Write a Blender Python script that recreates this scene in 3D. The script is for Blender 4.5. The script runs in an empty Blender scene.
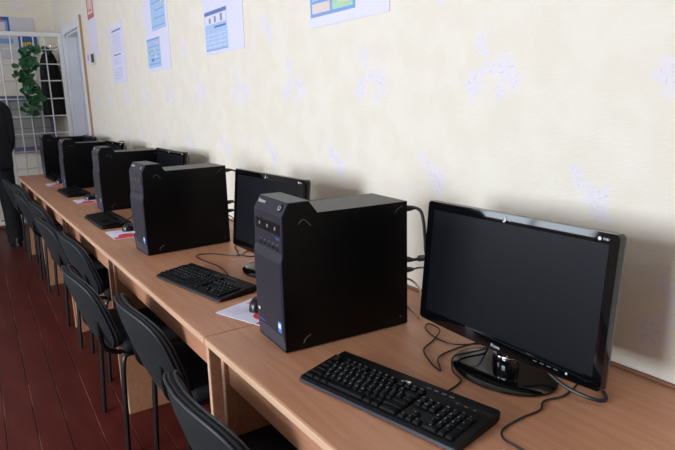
import bpy, bmesh, math, random
from mathutils import Vector, Matrix
random.seed(7)
PI = math.pi
C = bpy.context.scene.collection
sc = bpy.context.scene

# ------------------------------------------------------------------ materials
def lin(c):
    return tuple(((v/255)/12.92 if v/255 <= .04045 else (((v/255)+.055)/1.055)**2.4) for v in c)
def mat(name, rgb, rough=.5, metal=0, spec=.5, bump=0, bscale=400, coat=0, var=0, vscale=6):
    m = bpy.data.materials.new(name); m.use_nodes = True
    n = m.node_tree.nodes; l = m.node_tree.links; b = n['Principled BSDF']
    b.inputs['Base Color'].default_value = (*lin(rgb), 1)
    b.inputs['Roughness'].default_value = rough; b.inputs['Metallic'].default_value = metal
    b.inputs['Specular IOR Level'].default_value = spec; b.inputs['Coat Weight'].default_value = coat
    b.inputs['Coat Roughness'].default_value = .05
    if bump or var:
        tc = n.new('ShaderNodeTexCoord')
    if bump:
        t = n.new('ShaderNodeTexNoise'); t.inputs['Scale'].default_value = bscale; t.inputs['Detail'].default_value = 3
        l.new(tc.outputs['Object'], t.inputs['Vector'])
        k = n.new('ShaderNodeBump'); k.inputs['Strength'].default_value = bump; k.inputs['Distance'].default_value = .002
        l.new(t.outputs['Fac'], k.inputs['Height']); l.new(k.outputs['Normal'], b.inputs['Normal'])
    if var:
        t = n.new('ShaderNodeTexNoise'); t.inputs['Scale'].default_value = vscale; t.inputs['Detail'].default_value = 4
        l.new(tc.outputs['Object'], t.inputs['Vector'])
        r = n.new('ShaderNodeValToRGB'); a = lin(rgb)
        r.color_ramp.elements[0].color = (*[x*(1-var) for x in a], 1); r.color_ramp.elements[1].color = (*[min(1, x*(1+var)) for x in a], 1)
        r.color_ramp.elements[0].position = .3; r.color_ramp.elements[1].position = .7
        l.new(t.outputs['Fac'], r.inputs['Fac']); l.new(r.outputs['Color'], b.inputs['Base Color'])
    return m
class G:  # tiny math-node graph builder
    def __init__(s, nt): s.nt = nt
    def op(s, o, a, b=None, c=None):
        n = s.nt.nodes.new('ShaderNodeMath'); n.operation = o
        for i, v in enumerate((a, b, c)):
            if v is None: continue
            if isinstance(v, (int, float)): n.inputs[i].default_value = v
            else: s.nt.links.new(v, n.inputs[i])
        return n.outputs[0]
    def smooth(s, v, a, b):
        n = s.nt.nodes.new('ShaderNodeMapRange'); n.interpolation_type = 'SMOOTHSTEP'
        s.nt.links.new(v, n.inputs[0]); n.inputs[1].default_value = a; n.inputs[2].default_value = b
        n.inputs[3].default_value = 0; n.inputs[4].default_value = 1; return n.outputs[0]
    def mix(s, f, a, b):
        n = s.nt.nodes.new('ShaderNodeMix'); n.data_type = 'RGBA'
        if isinstance(f, (int, float)): n.inputs[0].default_value = f
        else: s.nt.links.new(f, n.inputs[0])
        for i, v in ((6, a), (7, b)):
            if isinstance(v, tuple): n.inputs[i].default_value = (*v, 1)
            else: s.nt.links.new(v, n.inputs[i])
        return n.outputs[2]

def wallpaper():
    m = bpy.data.materials.new('flowered_wallpaper'); m.use_nodes = True
    nt = m.node_tree; n = nt.nodes; l = nt.links; b = n['Principled BSDF']; g = G(nt)
    geo = n.new('ShaderNodeNewGeometry')
    # along-wall coordinate: y on the side wall, x on the end walls
    sep = n.new('ShaderNodeSeparateXYZ')
    noise = n.new('ShaderNodeTexNoise'); noise.inputs['Scale'].default_value = 38; noise.inputs['Detail'].default_value = 3
    l.new(geo.outputs['Position'], noise.inputs['Vector'])
    off = n.new('ShaderNodeVectorMath'); off.operation = 'MULTIPLY_ADD'
    l.new(noise.outputs['Color'], off.inputs[0]); off.inputs[1].default_value = (.034,)*3
    sub = n.new('ShaderNodeVectorMath'); sub.operation = 'SUBTRACT'; sub.inputs[1].default_value = (.017,)*3
    l.new(geo.outputs['Position'], sub.inputs[0]); l.new(sub.outputs[0], off.inputs[2])
    l.new(off.outputs[0], sep.inputs[0])
    u = g.op('ADD', sep.outputs['Y'], sep.outputs['X']); v = sep.outputs['Z']
    def wrap(c, c0, p): return g.op('SUBTRACT', g.op('FLOORED_MODULO', g.op('ADD', c, -c0+p/2), p), p/2)
    masks = []; veins = []
    motifs = [((.45, .89), [(.008, .075, .022, 0), (-.008, .045, .014, 1), (.03, -.035, .034, .4), (.004, 0, .018, 2), (-.035, .004, .022, 1.2), (-.08, .0, .032, .2), (-.105, -.035, .022, 2.2), (-.058, -.062, .018, .9)]),
              ((.11, .60), [(.045, .04, .016, .3), (.028, .02, .02, 1.4), (.0, .0, .02, 2.1), (-.022, -.018, .03, .8), (-.03, -.05, .022, 0)])]
    for (y0, z0), bl in motifs:
        a = wrap(u, y0, .535); c = wrap(v, z0, .55)
        for dy, dz, r, ph in bl:
            py = g.op('ADD', a, -dy); pz = g.op('ADD', c, -dz)
            d = g.op('SQRT', g.op('ADD', g.op('MULTIPLY', py, py), g.op('MULTIPLY', pz, pz)))
            th = g.op('ARCTAN2', pz, py)
            pet = g.op('ABSOLUTE', g.op('COSINE', g.op('MULTIPLY_ADD', th, 2.5, ph)))
            rr = g.op('MULTIPLY_ADD', pet, .4, .75)
            q = g.op('DIVIDE', d, g.op('MULTIPLY', rr, r))
            masks.append(g.smooth(q, 1.4, .7))
            veins.append(g.op('MULTIPLY', g.smooth(q, 1.0, .8), g.op('MULTIPLY', g.smooth(pet, .35, .05), g.smooth(d, .001, .006))))
    def mx(L):
        x = L[0]
        for y in L[1:]: x = g.op('MAXIMUM', x, y)
        return x
    fm = mx(masks); vm = mx(veins)
    big = n.new('ShaderNodeTexNoise'); big.inputs['Scale'].default_value = 9; l.new(geo.outputs['Position'], big.inputs['Vector'])
    base = g.mix(g.smooth(big.outputs['Fac'], .35, .65), lin((231, 221, 204)), lin((234, 225, 210)))
    col = g.mix(g.op('MULTIPLY', fm, .52), base, lin((226, 220, 236)))
    col = g.mix(g.op('MULTIPLY', vm, .32), col, lin((186, 170, 192)))
    l.new(col, b.inputs['Base Color']); b.inputs['Roughness'].default_value = .75; b.inputs['Specular IOR Level'].default_value = .25
    t = n.new('ShaderNodeTexNoise'); t.inputs['Scale'].default_value = 130; t.inputs['Detail'].default_value = 4
    mp = n.new('ShaderNodeMapping'); mp.inputs['Scale'].default_value = (1, .45, 1)
    l.new(geo.outputs['Position'], mp.inputs[0]); l.new(mp.outputs[0], t.inputs['Vector'])
    k = n.new('ShaderNodeBump'); k.inputs['Strength'].default_value = .35; k.inputs['Distance'].default_value = .003
    l.new(t.outputs['Fac'], k.inputs['Height']); l.new(k.outputs['Normal'], b.inputs['Normal'])
    return m

def planks():
    m = bpy.data.materials.new('painted_red_planks'); m.use_nodes = True
    nt = m.node_tree; n = nt.nodes; l = nt.links; b = n['Principled BSDF']; g = G(nt)
    geo = n.new('ShaderNodeNewGeometry'); sep = n.new('ShaderNodeSeparateXYZ'); l.new(geo.outputs['Position'], sep.inputs[0])
    x = g.op('DIVIDE', g.op('ADD', sep.outputs['X'], .885+10*.118), .118)
    # boards run slightly askew to the desks
    x = g.op('ADD', x, g.op('MULTIPLY', sep.outputs['Y'], -.30))
    fr = g.op('FRACT', x); idx = g.op('FLOOR', x)
    edge = g.op('MINIMUM', fr, g.op('SUBTRACT', 1, fr))
    seam = g.smooth(edge, .03, .01)
    wn = n.new('ShaderNodeTexWhiteNoise'); wn.noise_dimensions = '1D'; l.new(idx, wn.inputs['W'])
    st = n.new('ShaderNodeTexNoise'); st.inputs['Scale'].default_value = 5; st.inputs['Detail'].default_value = 5
    mp = n.new('ShaderNodeMapping'); mp.inputs['Scale'].default_value = (3, .5, 1); l.new(geo.outputs['Position'], mp.inputs[0]); l.new(mp.outputs[0], st.inputs['Vector'])
    base = g.mix(wn.outputs['Value'], lin((76, 22, 18)), lin((90, 28, 22)))
    base = g.mix(g.smooth(st.outputs['Fac'], .4, .75), base, lin((98, 37, 30)))
    wear = g.smooth(st.outputs['Fac'], .5, .62)
    sc_ = g.mix(wear, lin((36, 12, 10)), lin((120, 72, 60)))
    col = g.mix(seam, base, sc_)
    l.new(col, b.inputs['Base Color']); b.inputs['Roughness'].default_value = .45; b.inputs['Specular IOR Level'].default_value = .25
    k = n.new('ShaderNodeBump'); k.inputs['Strength'].default_value = .5; k.inputs['Distance'].default_value = .004
    l.new(g.op('SUBTRACT', 1, seam), k.inputs['Height']); l.new(k.outputs['Normal'], b.inputs['Normal'])
    return m

def wood(name, c1, c2, rough=.42):
    m = bpy.data.materials.new(name); m.use_nodes = True
    nt = m.node_tree; n = nt.nodes; l = nt.links; b = n['Principled BSDF']; g = G(nt)
    geo = n.new('ShaderNodeNewGeometry')
    mp = n.new('ShaderNodeMapping'); mp.inputs['Scale'].default_value = (26, 1.6, 26); l.new(geo.outputs['Position'], mp.inputs[0])
    t = n.new('ShaderNodeTexNoise'); t.inputs['Scale'].default_value = 2.2; t.inputs['Detail'].default_value = 6; t.inputs['Distortion'].default_value = .8
    l.new(mp.outputs[0], t.inputs['Vector'])
    l.new(g.mix(g.smooth(t.outputs['Fac'], .3, .72), lin(c1), lin(c2)), b.inputs['Base Color'])
    b.inputs['Roughness'].default_value = rough; b.inputs['Specular IOR Level'].default_value = .5
    return m

M = dict(
    wall=wallpaper(), floor=planks(),
    wood=wood('beech_laminate', (182, 126, 95), (195, 140, 108)),
    edge=wood('pale_edge_band', (205, 163, 130), (220, 180, 148), .5),
    ceil=mat('white_ceiling', (205, 203, 198), .9),
    white=mat('white_gloss_paint', (226, 226, 230), .35, var=.04),
    grillewhite=mat('white_painted_steel', (222, 220, 216), .4),
    skirting=mat('brown_painted_trim', (128, 84, 60), .5),
    case=mat('black_powder_coat', (4, 4, 5), .36, spec=.22, bump=.12, bscale=900),
    bezel=mat('dark_slate_plastic', (37, 36, 47), .42, bump=.1, bscale=700),
    bezel2=mat('slate_plastic_lower', (34, 33, 44), .5, bump=.1, bscale=700),
    foot=mat('grey_slate_plastic', (58, 59, 72), .42),
    slot=mat('near_black_plastic', (12, 12, 16), .3),
    greymark=mat('scuffed_grey_edge', (96, 96, 96), .4),
    doorwhite=mat('white_door_recess_shade', (196, 198, 210), .4),  # white door, greyed to paint in the shade of its recess
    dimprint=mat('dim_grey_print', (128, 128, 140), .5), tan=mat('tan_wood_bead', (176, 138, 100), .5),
    pale=mat('pale_grey_print', (200, 202, 208), .5),
    bluelab=mat('blue_label', (58, 76, 150), .4), stick=mat('blue_sticker', (70, 130, 210), .35), stickw=mat('white_sticker', (225, 232, 240), .4),
    gloss=mat('piano_black', (7, 7, 9), .06, spec=.55), glossb=mat('glossy_black_base', (9, 9, 10), .09, spec=.6),
    shell=mat('matte_black_shell', (20, 20, 21), .45), rim=mat('rim_painted_reflection', (84, 84, 80), .3),
    screen=mat('matte_dark_screen', (11, 12, 18), .38, spec=.2),
    chrome=mat('chrome', (210, 210, 215), .12, 1), led=mat('white_led_dot', (205, 208, 216), .4),
    kb=mat('black_keyboard_plastic', (9, 9, 12), .42, spec=.2), key=mat('black_key_plastic', (8, 8, 10), .55, spec=.14, bump=.08, bscale=800),
    kbedge=mat('blue_black_wrist_edge', (14, 15, 24), .4, spec=.35),
    print_=mat('white_key_print', (150, 152, 158), .6),
    mouse=mat('black_mouse_plastic', (18, 18, 22), .25), wheel=mat('grey_rubber', (60, 60, 62), .6),
    cable=mat('black_cable_rubber', (14, 13, 13), .45), beigecable=mat('beige_cable_rubber', (176, 150, 120), .5),
    paper=mat('white_printed_paper', (222, 220, 236), .6), red=mat('red_print', (214, 52, 66), .5), pink=mat('pink_print', (226, 150, 170), .5),
    lav=mat('pale_lavender_poster', (226, 222, 242), .55), pblue=mat('light_blue_print', (172, 198, 234), .55), pblue2=mat('mid_blue_print', (128, 164, 214), .55),
    dblue=mat('dark_blue_print', (104, 122, 178), .55), pgreen=mat('soft_green_print', (174, 212, 182), .55), pyel=mat('pale_yellow_print', (206, 216, 170), .55),
    ppeach=mat('peach_print', (226, 206, 200), .55), pgrey=mat('grey_print', (146, 146, 162), .55), faint=mat('faint_violet_print', (206, 202, 232), .55),
    brick=mat('brick_red_print', (196, 104, 96), .55), orange=mat('orange_print', (222, 120, 90), .55), flagblue=mat('strong_blue_print', (38, 98, 176), .55), yellow=mat('golden_yellow_print', (222, 178, 54), .55),
    board=mat('white_board_card', (206, 204, 208), .6),
    fabric=mat('black_chair_fabric', (15, 16, 19), .85, bump=.5, bscale=500, var=.15, vscale=40), pipe=mat('charcoal_piping', (44, 45, 54), .55),
    tube=mat('black_enamel_tube', (15, 15, 17), .35),
    coat=mat('black_wool_coat', (16, 15, 19), .95, bump=.4, bscale=120), green=mat('dark_green_cloth', (44, 60, 42), .9),
    leaf=mat('ivy_leaf_green', (46, 92, 58), .35, var=.35, vscale=14), stem=mat('vine_stem', (70, 84, 48), .6),
    cab=mat('grey_panel', (148, 146, 142), .6, var=.06), cabtrim=mat('violet_grey_frame', (92, 92, 128), .5), cabdark=mat('panel_groove', (96, 94, 96), .7),
    skin=mat('skin', (196, 146, 120), .5), hair=mat('dark_brown_hair', (34, 26, 22), .6),
    jacket=mat('black_jacket_cloth', (14, 14, 17), .85, bump=.4, bscale=200), trousers=mat('black_trouser_cloth', (13, 13, 15), .9, bump=.3, bscale=300),
    shoe=mat('black_shoe_leather', (18, 17, 17), .4),
    glass=mat('window_glass', (235, 240, 245), .05),
)

# ------------------------------------------------------------------ mesh helpers
def obj(name, bm, m, parent=None, smooth=False, mats=None):
    me = bpy.data.meshes.new(name); bmesh.ops.recalc_face_normals(bm, faces=bm.faces); bm.to_mesh(me); bm.free()
    for x in (mats or [m]): me.materials.append(x)
    if smooth:
        for p in me.polygons: p.use_smooth = True
        me.set_sharp_from_angle(angle=math.radians(40))
    o = bpy.data.objects.new(name, me); C.objects.link(o)
    if parent: o.parent = parent
    return o
def tag(o, label=None, cat=None, group=None, kind=None):
    if label: o['label'] = label
    if cat: o['category'] = cat
    if group: o['group'] = group
    if kind: o['kind'] = kind
    return o
def empty(name, label, cat, loc=(0, 0, 0), rz=0, group=None):
    o = bpy.data.objects.new(name, None); C.objects.link(o); o.location = loc; o.rotation_euler = (0, 0, rz); o.empty_display_size = .1
    return tag(o, label, cat, group)
def copy_tree(o, parent=None):
    c = o.copy(); C.objects.link(c)
    if parent: c.parent = parent
    for ch in list(kids.get(o.name, [])): pass
    for ch in [k for k in C.objects if k.parent == o]: copy_tree(ch, c)
    return c
kids = {}
def box(bm, x0, x1, y0, y1, z0, z1, bev=0, seg=2, mi=0, M4=None):
    vs = [bm.verts.new((x, y, z)) for x in (x0, x1) for y in (y0, y1) for z in (z0, z1)]
    fs = [bm.faces.new([vs[i] for i in f]) for f in ((0, 1, 3, 2), (4, 6, 7, 5), (0, 4, 5, 1), (2, 3, 7, 6), (0, 2, 6, 4), (1, 5, 7, 3))]
    for f in fs: f.material_index = mi
    if bev:
        es = list({e for f in fs for e in f.edges})
        r = bmesh.ops.bevel(bm, geom=es, offset=bev, segments=seg, profile=.5, affect='EDGES')
        for f in r['faces']: f.material_index = mi
        vs = list({v for f in r['faces'] for v in f.verts} | {v for v in vs if v.is_valid})
    if M4: bmesh.ops.transform(bm, matrix=M4, verts=[v for v in vs if v.is_valid])
    return bm
def nb(): return bmesh.new()
def catmull(pts, n=6):
    P = [Vector(p) for p in pts]
    if len(P) < 3: return P
    out = []
    for i in range(len(P)-1):
        p0 = P[max(i-1, 0)]; p1 = P[i]; p2 = P[i+1]; p3 = P[min(i+2, len(P)-1)]
        for k in range(n):
            t = k/n
            out.append(.5*((2*p1)+(-p0+p2)*t+(2*p0-5*p1+4*p2-p3)*t*t+(-p0+3*p1-3*p2+p3)*t**3))
    out.append(P[-1]); return out
def tube(bm, pts, r, n=8, closed=False, squash=None, mi=0):
    P = [Vector(p) for p in pts]; rings = []; N = len(P); up = None
    for i, p in enumerate(P):
        if closed: t = P[(i+1) % N]-P[i-1]
        else: t = P[min(i+1, N-1)]-P[max(i-1, 0)]
        t.normalize()
        if up is None:
            up = Vector((0, 0, 1)) if abs(t.z) < .9 else Vector((1, 0, 0))
        a = t.cross(up)
        if a.length < 1e-6: a = t.orthogonal()
        a.normalize(); b = a.cross(t).normalized(); up = b
        rr = r[i] if isinstance(r, (list, tuple)) else r
        s = squash or 1
        rings.append([bm.verts.new(p+a*math.cos(2*PI*k/n)*rr+b*math.sin(2*PI*k/n)*rr*s) for k in range(n)])
    for i in range(N if closed else N-1):
        A = rings[i]; B = rings[(i+1) % N]
        for k in range(n):
            f = bm.faces.new((A[k], A[(k+1) % n], B[(k+1) % n], B[k])); f.material_index = mi
    if not closed:
        for R_ in (rings[0], rings[-1]):
            f = bm.faces.new(R_); f.material_index = mi
    return bm
def prism_y(bm, prof, y0, y1, bev=0):
    """extrude an (x, z) outline along y"""
    A = [bm.verts.new((x, y0, z)) for x, z in prof]; B = [bm.verts.new((x, y1, z)) for x, z in prof]
    n = len(prof); fs = [bm.faces.new(A), bm.faces.new(B[::-1])]
    for i in range(n): fs.append(bm.faces.new((A[i], B[i], B[(i+1) % n], A[(i+1) % n])))
    if bev:
        es = list({e for f in fs[:2] for e in f.edges}); bmesh.ops.bevel(bm, geom=es, offset=bev, segments=2, profile=.5, affect='EDGES')
    return bm
def lathe(bm, prof, c=(0, 0, 0), n=32, sx=1, sy=1):
    rings = [[bm.verts.new((c[0]+r*sx*math.cos(2*PI*k/n), c[1]+r*sy*math.sin(2*PI*k/n), c[2]+z)) for k in range(n)] for r, z in prof]
    for A, B in zip(rings, rings[1:]):
        for k in range(n): bm.faces.new((A[k], A[(k+1) % n], B[(k+1) % n], B[k]))
    bm.faces.new(rings[0][::-1]); bm.faces.new(rings[-1]); return bm
def text_mesh(s, size, ext=.0003, align='CENTER'):
    cu = bpy.data.curves.new('txt', 'FONT'); cu.body = s; cu.size = size; cu.extrude = ext; cu.align_x = align; cu.align_y = 'CENTER'; cu.resolution_u = 3
    o = bpy.data.objects.new('txt', cu); C.objects.link(o)
    dg = bpy.context.evaluated_depsgraph_get(); me = bpy.data.meshes.new_from_object(o.evaluated_get(dg))
    bpy.data.objects.remove(o); bpy.data.curves.remove(cu); return me
def add_text(bm, s, size, M4, align='CENTER', ext=.0003):
    me = text_mesh(s, size, ext, align); n0 = len(bm.verts); bm.from_mesh(me); bm.verts.ensure_lookup_table()
    bmesh.ops.transform(bm, matrix=M4, verts=bm.verts[n0:]); bpy.data.meshes.remove(me); return bm
def frame_mat(o, ex, ey, ez):
    return Matrix((( ex[0], ey[0], ez[0], o[0]), (ex[1], ey[1], ez[1], o[1]), (ex[2], ey[2], ez[2], o[2]), (0, 0, 0, 1)))

# ------------------------------------------------------------------ the room
XL, YB, YF, H = -5.2, -5.6, 6.62, 3.1
def struct(name, bm, m, mats=None): return tag(obj(name, bm, m, mats=mats), kind='structure')
struct('floor', box(nb(), XL-.2, .3, YB-.2, YF+.2, -.1, 0), M['floor'])
struct('ceiling', box(nb(), XL-.2, .3, YB-.2, YF+.2, H, H+.1), M['ceil'])
b = nb()   # right wall with the doorway
D0, D1, DZ = 5.10, 5.90, 2.13
box(b, 0, .2, YB-.2, D0, 0, H); box(b, 0, .2, D1, YF+.2, 0, H); box(b, 0, .2, D0, D1, DZ, H); box(b, .16, .2, D0, D1, 0, DZ)
struct('wall_right', b, M['wall'])
struct('wall_far', box(nb(), XL-.2, 0, YF, YF+.2, 0, H), M['wall'])
struct('wall_near', box(nb(), XL-.2, 0, YB-.2, YB, 0, H), M['wall'])
WZ0, WZ1 = .85, 2.75
WIN = [(-1.2, .8), (2.5, 4.3)]
b = nb(); y = YB
box(b, XL-.2, XL, YB, YF, 0, WZ0); box(b, XL-.2, XL, YB, YF, WZ1, H)
for w0, w1 in WIN:
    box(b, XL-.2, XL, y, w0, WZ0, WZ1); y = w1
box(b, XL-.2, XL, y, YF, WZ0, WZ1)
struct('wall_left', b, M['wall'])
for i, (w0, w1) in enumerate(WIN):
    b = nb(); t = .05
    for yy in (w0, (w0+w1)/2-t/2, w1-t): box(b, XL-.14, XL-.08, yy, yy+t, WZ0, WZ1)
    for zz in (WZ0, WZ1-.6, WZ1-t): box(b, XL-.14, XL-.08, w0, w1, zz, zz+t)
    struct('window_%d' % (i+1), b, M['white'])
    li = bpy.data.lights.new('daylight', 'AREA'); li.shape = 'RECTANGLE'; li.size = w1-w0; li.size_y = WZ1-WZ0
    li.energy = [230, 80][i]; li.color = (.79, .885, 1.0)
    lo = bpy.data.objects.new('daylight', li); C.objects.link(lo); lo.location = (XL-.19, (w0+w1)/2, (WZ0+WZ1)/2); lo.rotation_euler = (0, -PI/2, 0)
struct('baseboard_right', box(nb(), -.018, 0, YB, 4.99, 0, .09, .004), M['skirting'])
struct('baseboard_far', box(nb(), XL, 0, YF-.018, YF, 0, .09, .004), M['skirting'])
struct('trim_3', box(nb(), -.010, -.0005, -.966, 5.034, .7505, .758, .002), M['skirting'])
# slim brown bead where the worktops meet the wall is part of the desks (rear strip)
# door with casing, set back in the opening
b = nb()
box(b, -.028, 0, D0-.085, D0, 0, DZ+.085, .003); box(b, -.028, 0, D1, D1+.085, 0, DZ+.085, .003); box(b, -.028, 0, D0, D1, DZ, DZ+.085, .003)
box(b, 0, .115, D0-.001, D0+.02, 0, DZ); box(b, 0, .115, D1-.02, D1+.001, 0, DZ); box(b, 0, .115, D0, D1, DZ-.02, DZ+.001)
tr = struct('trim_1', b, M['white'])
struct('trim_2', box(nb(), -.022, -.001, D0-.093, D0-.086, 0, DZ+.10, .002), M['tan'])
b = nb(); box(b, .09, .13, D0+.02, D1-.02, .005, DZ-.02, .003)
door = struct('door_1', b, M['doorwhite'])
b = nb()
for z0, z1 in ((.25, .95), (1.12, 1.95)):
    for y0, y1 in ((D0+.11, D0+.36), (D0+.44, D0+.69)):
        for a0, a1, c0, c1 in ((y0, y1, z0, z0+.02), (y0, y1, z1-.02, z1), (y0, y0+.02, z0, z1), (y1-.02, y1, z0, z1)):
            box(b, .082, .091, a0, a1, c0, c1, .002)
obj('panel_moulding', b, M['doorwhite'], door)
b = nb(); tube(b, [(.09, D1-.09, 1.0), (.045, D1-.09, 1.0), (.04, D1-.2, 1.0)], .009, 10); box(b, .083, .09, D1-.12, D1-.06, .93, 1.08, .002)
obj('handle', b, M['chrome'], door)

# ------------------------------------------------------------------ computer desks
SEAM = [-.966+1.2*i for i in range(6)]
def make_desk():
    r = empty('computer_desk', 'x', 'desk', group='beech desks in a row along the wall')
    L = 1.197
    b = nb(); box(b, -.715, -.004, 0, L, .728, .75, .003); obj('tabletop', b, M['wood'], r)
    b = nb(); box(b, -.7175, -.7148, .001, L-.001, .7295, .7485, .001); obj('edge_band', b, M['edge'], r)
    for y in (.010, L-.075-.018):
        b = nb(); box(b, -.70, -.09, y, y+.018, 0, .728, .001); p = obj('side_panel', b, M['wood'], r)
        e = nb(); box(e, -.7022, -.6995, y+.0005, y+.0175, 0, .7275); obj('edge_band', e, M['edge'], p)
    b = nb(); box(b, -.69, -.672, .028, L-.093, .64, .728, .001); obj('apron', b, M['wood'], r)
    b = nb(); box(b, -.12, -.102, .028, L-.093, .30, .728, .001); obj('back_panel', b, M['wood'], r)
    return r
desk = make_desk()
DL = ['beech computer desk nearest the camera, under the big monitor',
      'second beech desk from the front, with a full keyboard left of the big tower',
      'third beech computer desk from the front, middle of the row',
      'fourth beech computer desk from the front, second from the white grille',
      'farthest beech computer desk, its end reaching the white grille']
for i in range(5):
    d = desk if i == 0 else copy_tree(desk)
    d.location = (0, SEAM[i]+.0015, 0); d['label'] = DL[i]

# ------------------------------------------------------------------ computer towers
TW, TD, TH = .175, .3785, .35
def make_tower():
    r = empty('computer_tower', 'x', 'computer tower', group='black computer towers on the desks')
    b = nb(); prism_y(b, [(.0035, .003), (TD, .003), (TD, TH), (.104, TH), (.083, .3815), (.0285, .3815), (.0095, .350), (.0095, .255), (.0035, .236)], .0, TW, .0012)
    ch = obj('chassis', b, M['case'], r)
    # front bezel: upper module with a sloped brow, stepped back to the lower panel
    b = nb(); prism_y(b, [(.0, .045), (.0, .236), (.006, .256), (.006, .350), (.0255, .3832), (.0835, .3832), (.080, .380), (.034, .380), (.034, .045)], .0008, TW-.0008, .0015)
    obj('front_bezel', b, M['bezel'], r)
    b = nb(); prism_y(b, [(-.0015, .05), (-.0015, .232), (.002, .24), (.002, .05)], .006, TW-.006, .001); obj('lower_panel', b, M['bezel2'], r)
    b = nb(); prism_y(b, [(.004, .001), (.0, .044), (.034, .044), (.034, .001)], .004, TW-.004, .002); obj('foot_panel', b, M['foot'], r)
    b = nb()
    for x0, y0 in ((.05, .02), (.05, TW-.045), (TD-.06, .02), (TD-.06, TW-.045)): box(b, x0, x0+.03, y0, y0+.025, 0, .006, .002)
    obj('rubber_feet', b, M['slot'], r)
    b = nb(); box(b, .0042, .012, .012, .160, .302, .331, .001); sl = obj('drive_slot', b, M['slot'], r)
    for f in (.83, .49, .17):
        b = nb(); y = .012+f*.148; box(b, .0036, .005, y-.004, y+.004, .312, .3205, .0006); obj('slot_icon', b, M['dimprint'], sl)
    b = nb(); box(b, .0048, .0075, .013, .038, .290, .2955, .0004); obj('blue_badge', b, M['bluelab'], r)
    for k in range(5):
        y = .030+k*.026; b = nb(); box(b, .0052, .0075, y-.007, y+.007, .262, .269, .0005); p = obj('port', b, M['slot'], r)
        e = nb(); box(e, .0052, .0072, y-.0018, y+.0018, .2745, .2775); obj('port_icon', e, M['dimprint'], p)
    # round power button on the sloped brow
    s = Vector((.0195, 0, .0332)).normalized(); nrm = Vector((-s.z, 0, s.x))
    o = Vector((.0056, 0, .350))+s*.021
    b = nb(); lathe(b, [(.0105, -.001), (.0105, .0016), (.0085, .0022)], n=24); bmesh.ops.transform(b, matrix=frame_mat(o+Vector((0, .024, 0)), (0, -1, 0), s, nrm), verts=b.verts)
    pb = obj('power_button', b, M['slot'], r, True)
    b = nb(); tube(b, [(.0062*math.cos(a), .0062*math.sin(a), .0026) for a in [PI*.7+k*PI*1.6/12 for k in range(13)]], .0009, 6); bmesh.ops.transform(b, matrix=frame_mat(o+Vector((0, .024, 0)), (0, -1, 0), s, nrm), verts=b.verts)
    obj('power_mark', b, M['pale'], pb)
    b = nb(); add_text(b, 'lenovo', .0165, frame_mat(o+s*.004+nrm*.0004+Vector((0, .164, 0)), (0, -1, 0), s, nrm), 'LEFT', .0004); obj('maker_lettering', b, M['pale'], r)
    b = nb(); box(b, -.0022, -.0008, .148, .158, .076, .083); obj('energy_label', b, M['stickw'], r)
    b = nb(); box(b, -.0022, -.0008, .118, .166, .0505, .055); obj('blue_stripe', b, M['bluelab'], r)
    b = nb(); box(b, -.0024, -.0008, .010, .030, .052, .080, mi=0); box(b, -.0028, -.0022, .013, .027, .063, .076, mi=1); obj('processor_sticker', b, M['stick'], r, mats=[M['stick'], M['stickw']])
    # side cover latches: little curved lips
    b = nb()
    tube(b, catmull([(.052, -.0004, .328), (.060, -.0008, .337), (.070, -.0008, .336), (.084, -.0004, .321)], 4), .0009, 6)
    obj('latch_mark', b, M['greymark'], r)
    b = nb(); tube(b, catmull([(.053, -.0004, .018), (.059, -.0008, .030), (.074, -.0004, .038)], 4), .0009, 6); obj('latch_mark', b, M['greymark'], r)
    b = nb(); tube(b, catmull([(.338, -.0003, .322), (.346, -.0006, .332), (.362, -.0003, .338)], 4), .0006, 6); tube(b, [(.352, -.0003, .026), (.357, -.0003, .026)], .0015, 6); obj('latch_mark', b, M['greymark'], r)
    # rear input/output plate
    b = nb(); box(b, TD-.001, TD+.003, .02, TW-.02, .05, .20); box(b, TD-.001, TD+.003, .02, TW-.02, .23, .32); obj('rear_plate', b, M['greymark'], r)
    return r
tower = make_tower()
TP = [(-.592, .0, -.066, 'large black computer tower nearest the camera, left of the nearest monitor'),
      (-.5885, 1.2115, .0315, 'black computer tower second from the camera, behind the second keyboard'),
      (-.499, 2.461, 0, 'black computer tower third from the camera, its top meeting a dark monitor at the back'),
      (-.509, 3.666, 0, 'black computer tower fourth from the camera, second from the white grille'),
      (-.505, 4.785, 0, 'farthest black computer tower, at the desk end by the white grille')]
for i, (x, y, rz, lb) in enumerate(TP):
    t = tower if i == 0 else copy_tree(tower)
    t.location = (x, y, .75); t.rotation_euler.z = rz; t['label'] = lb

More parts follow.
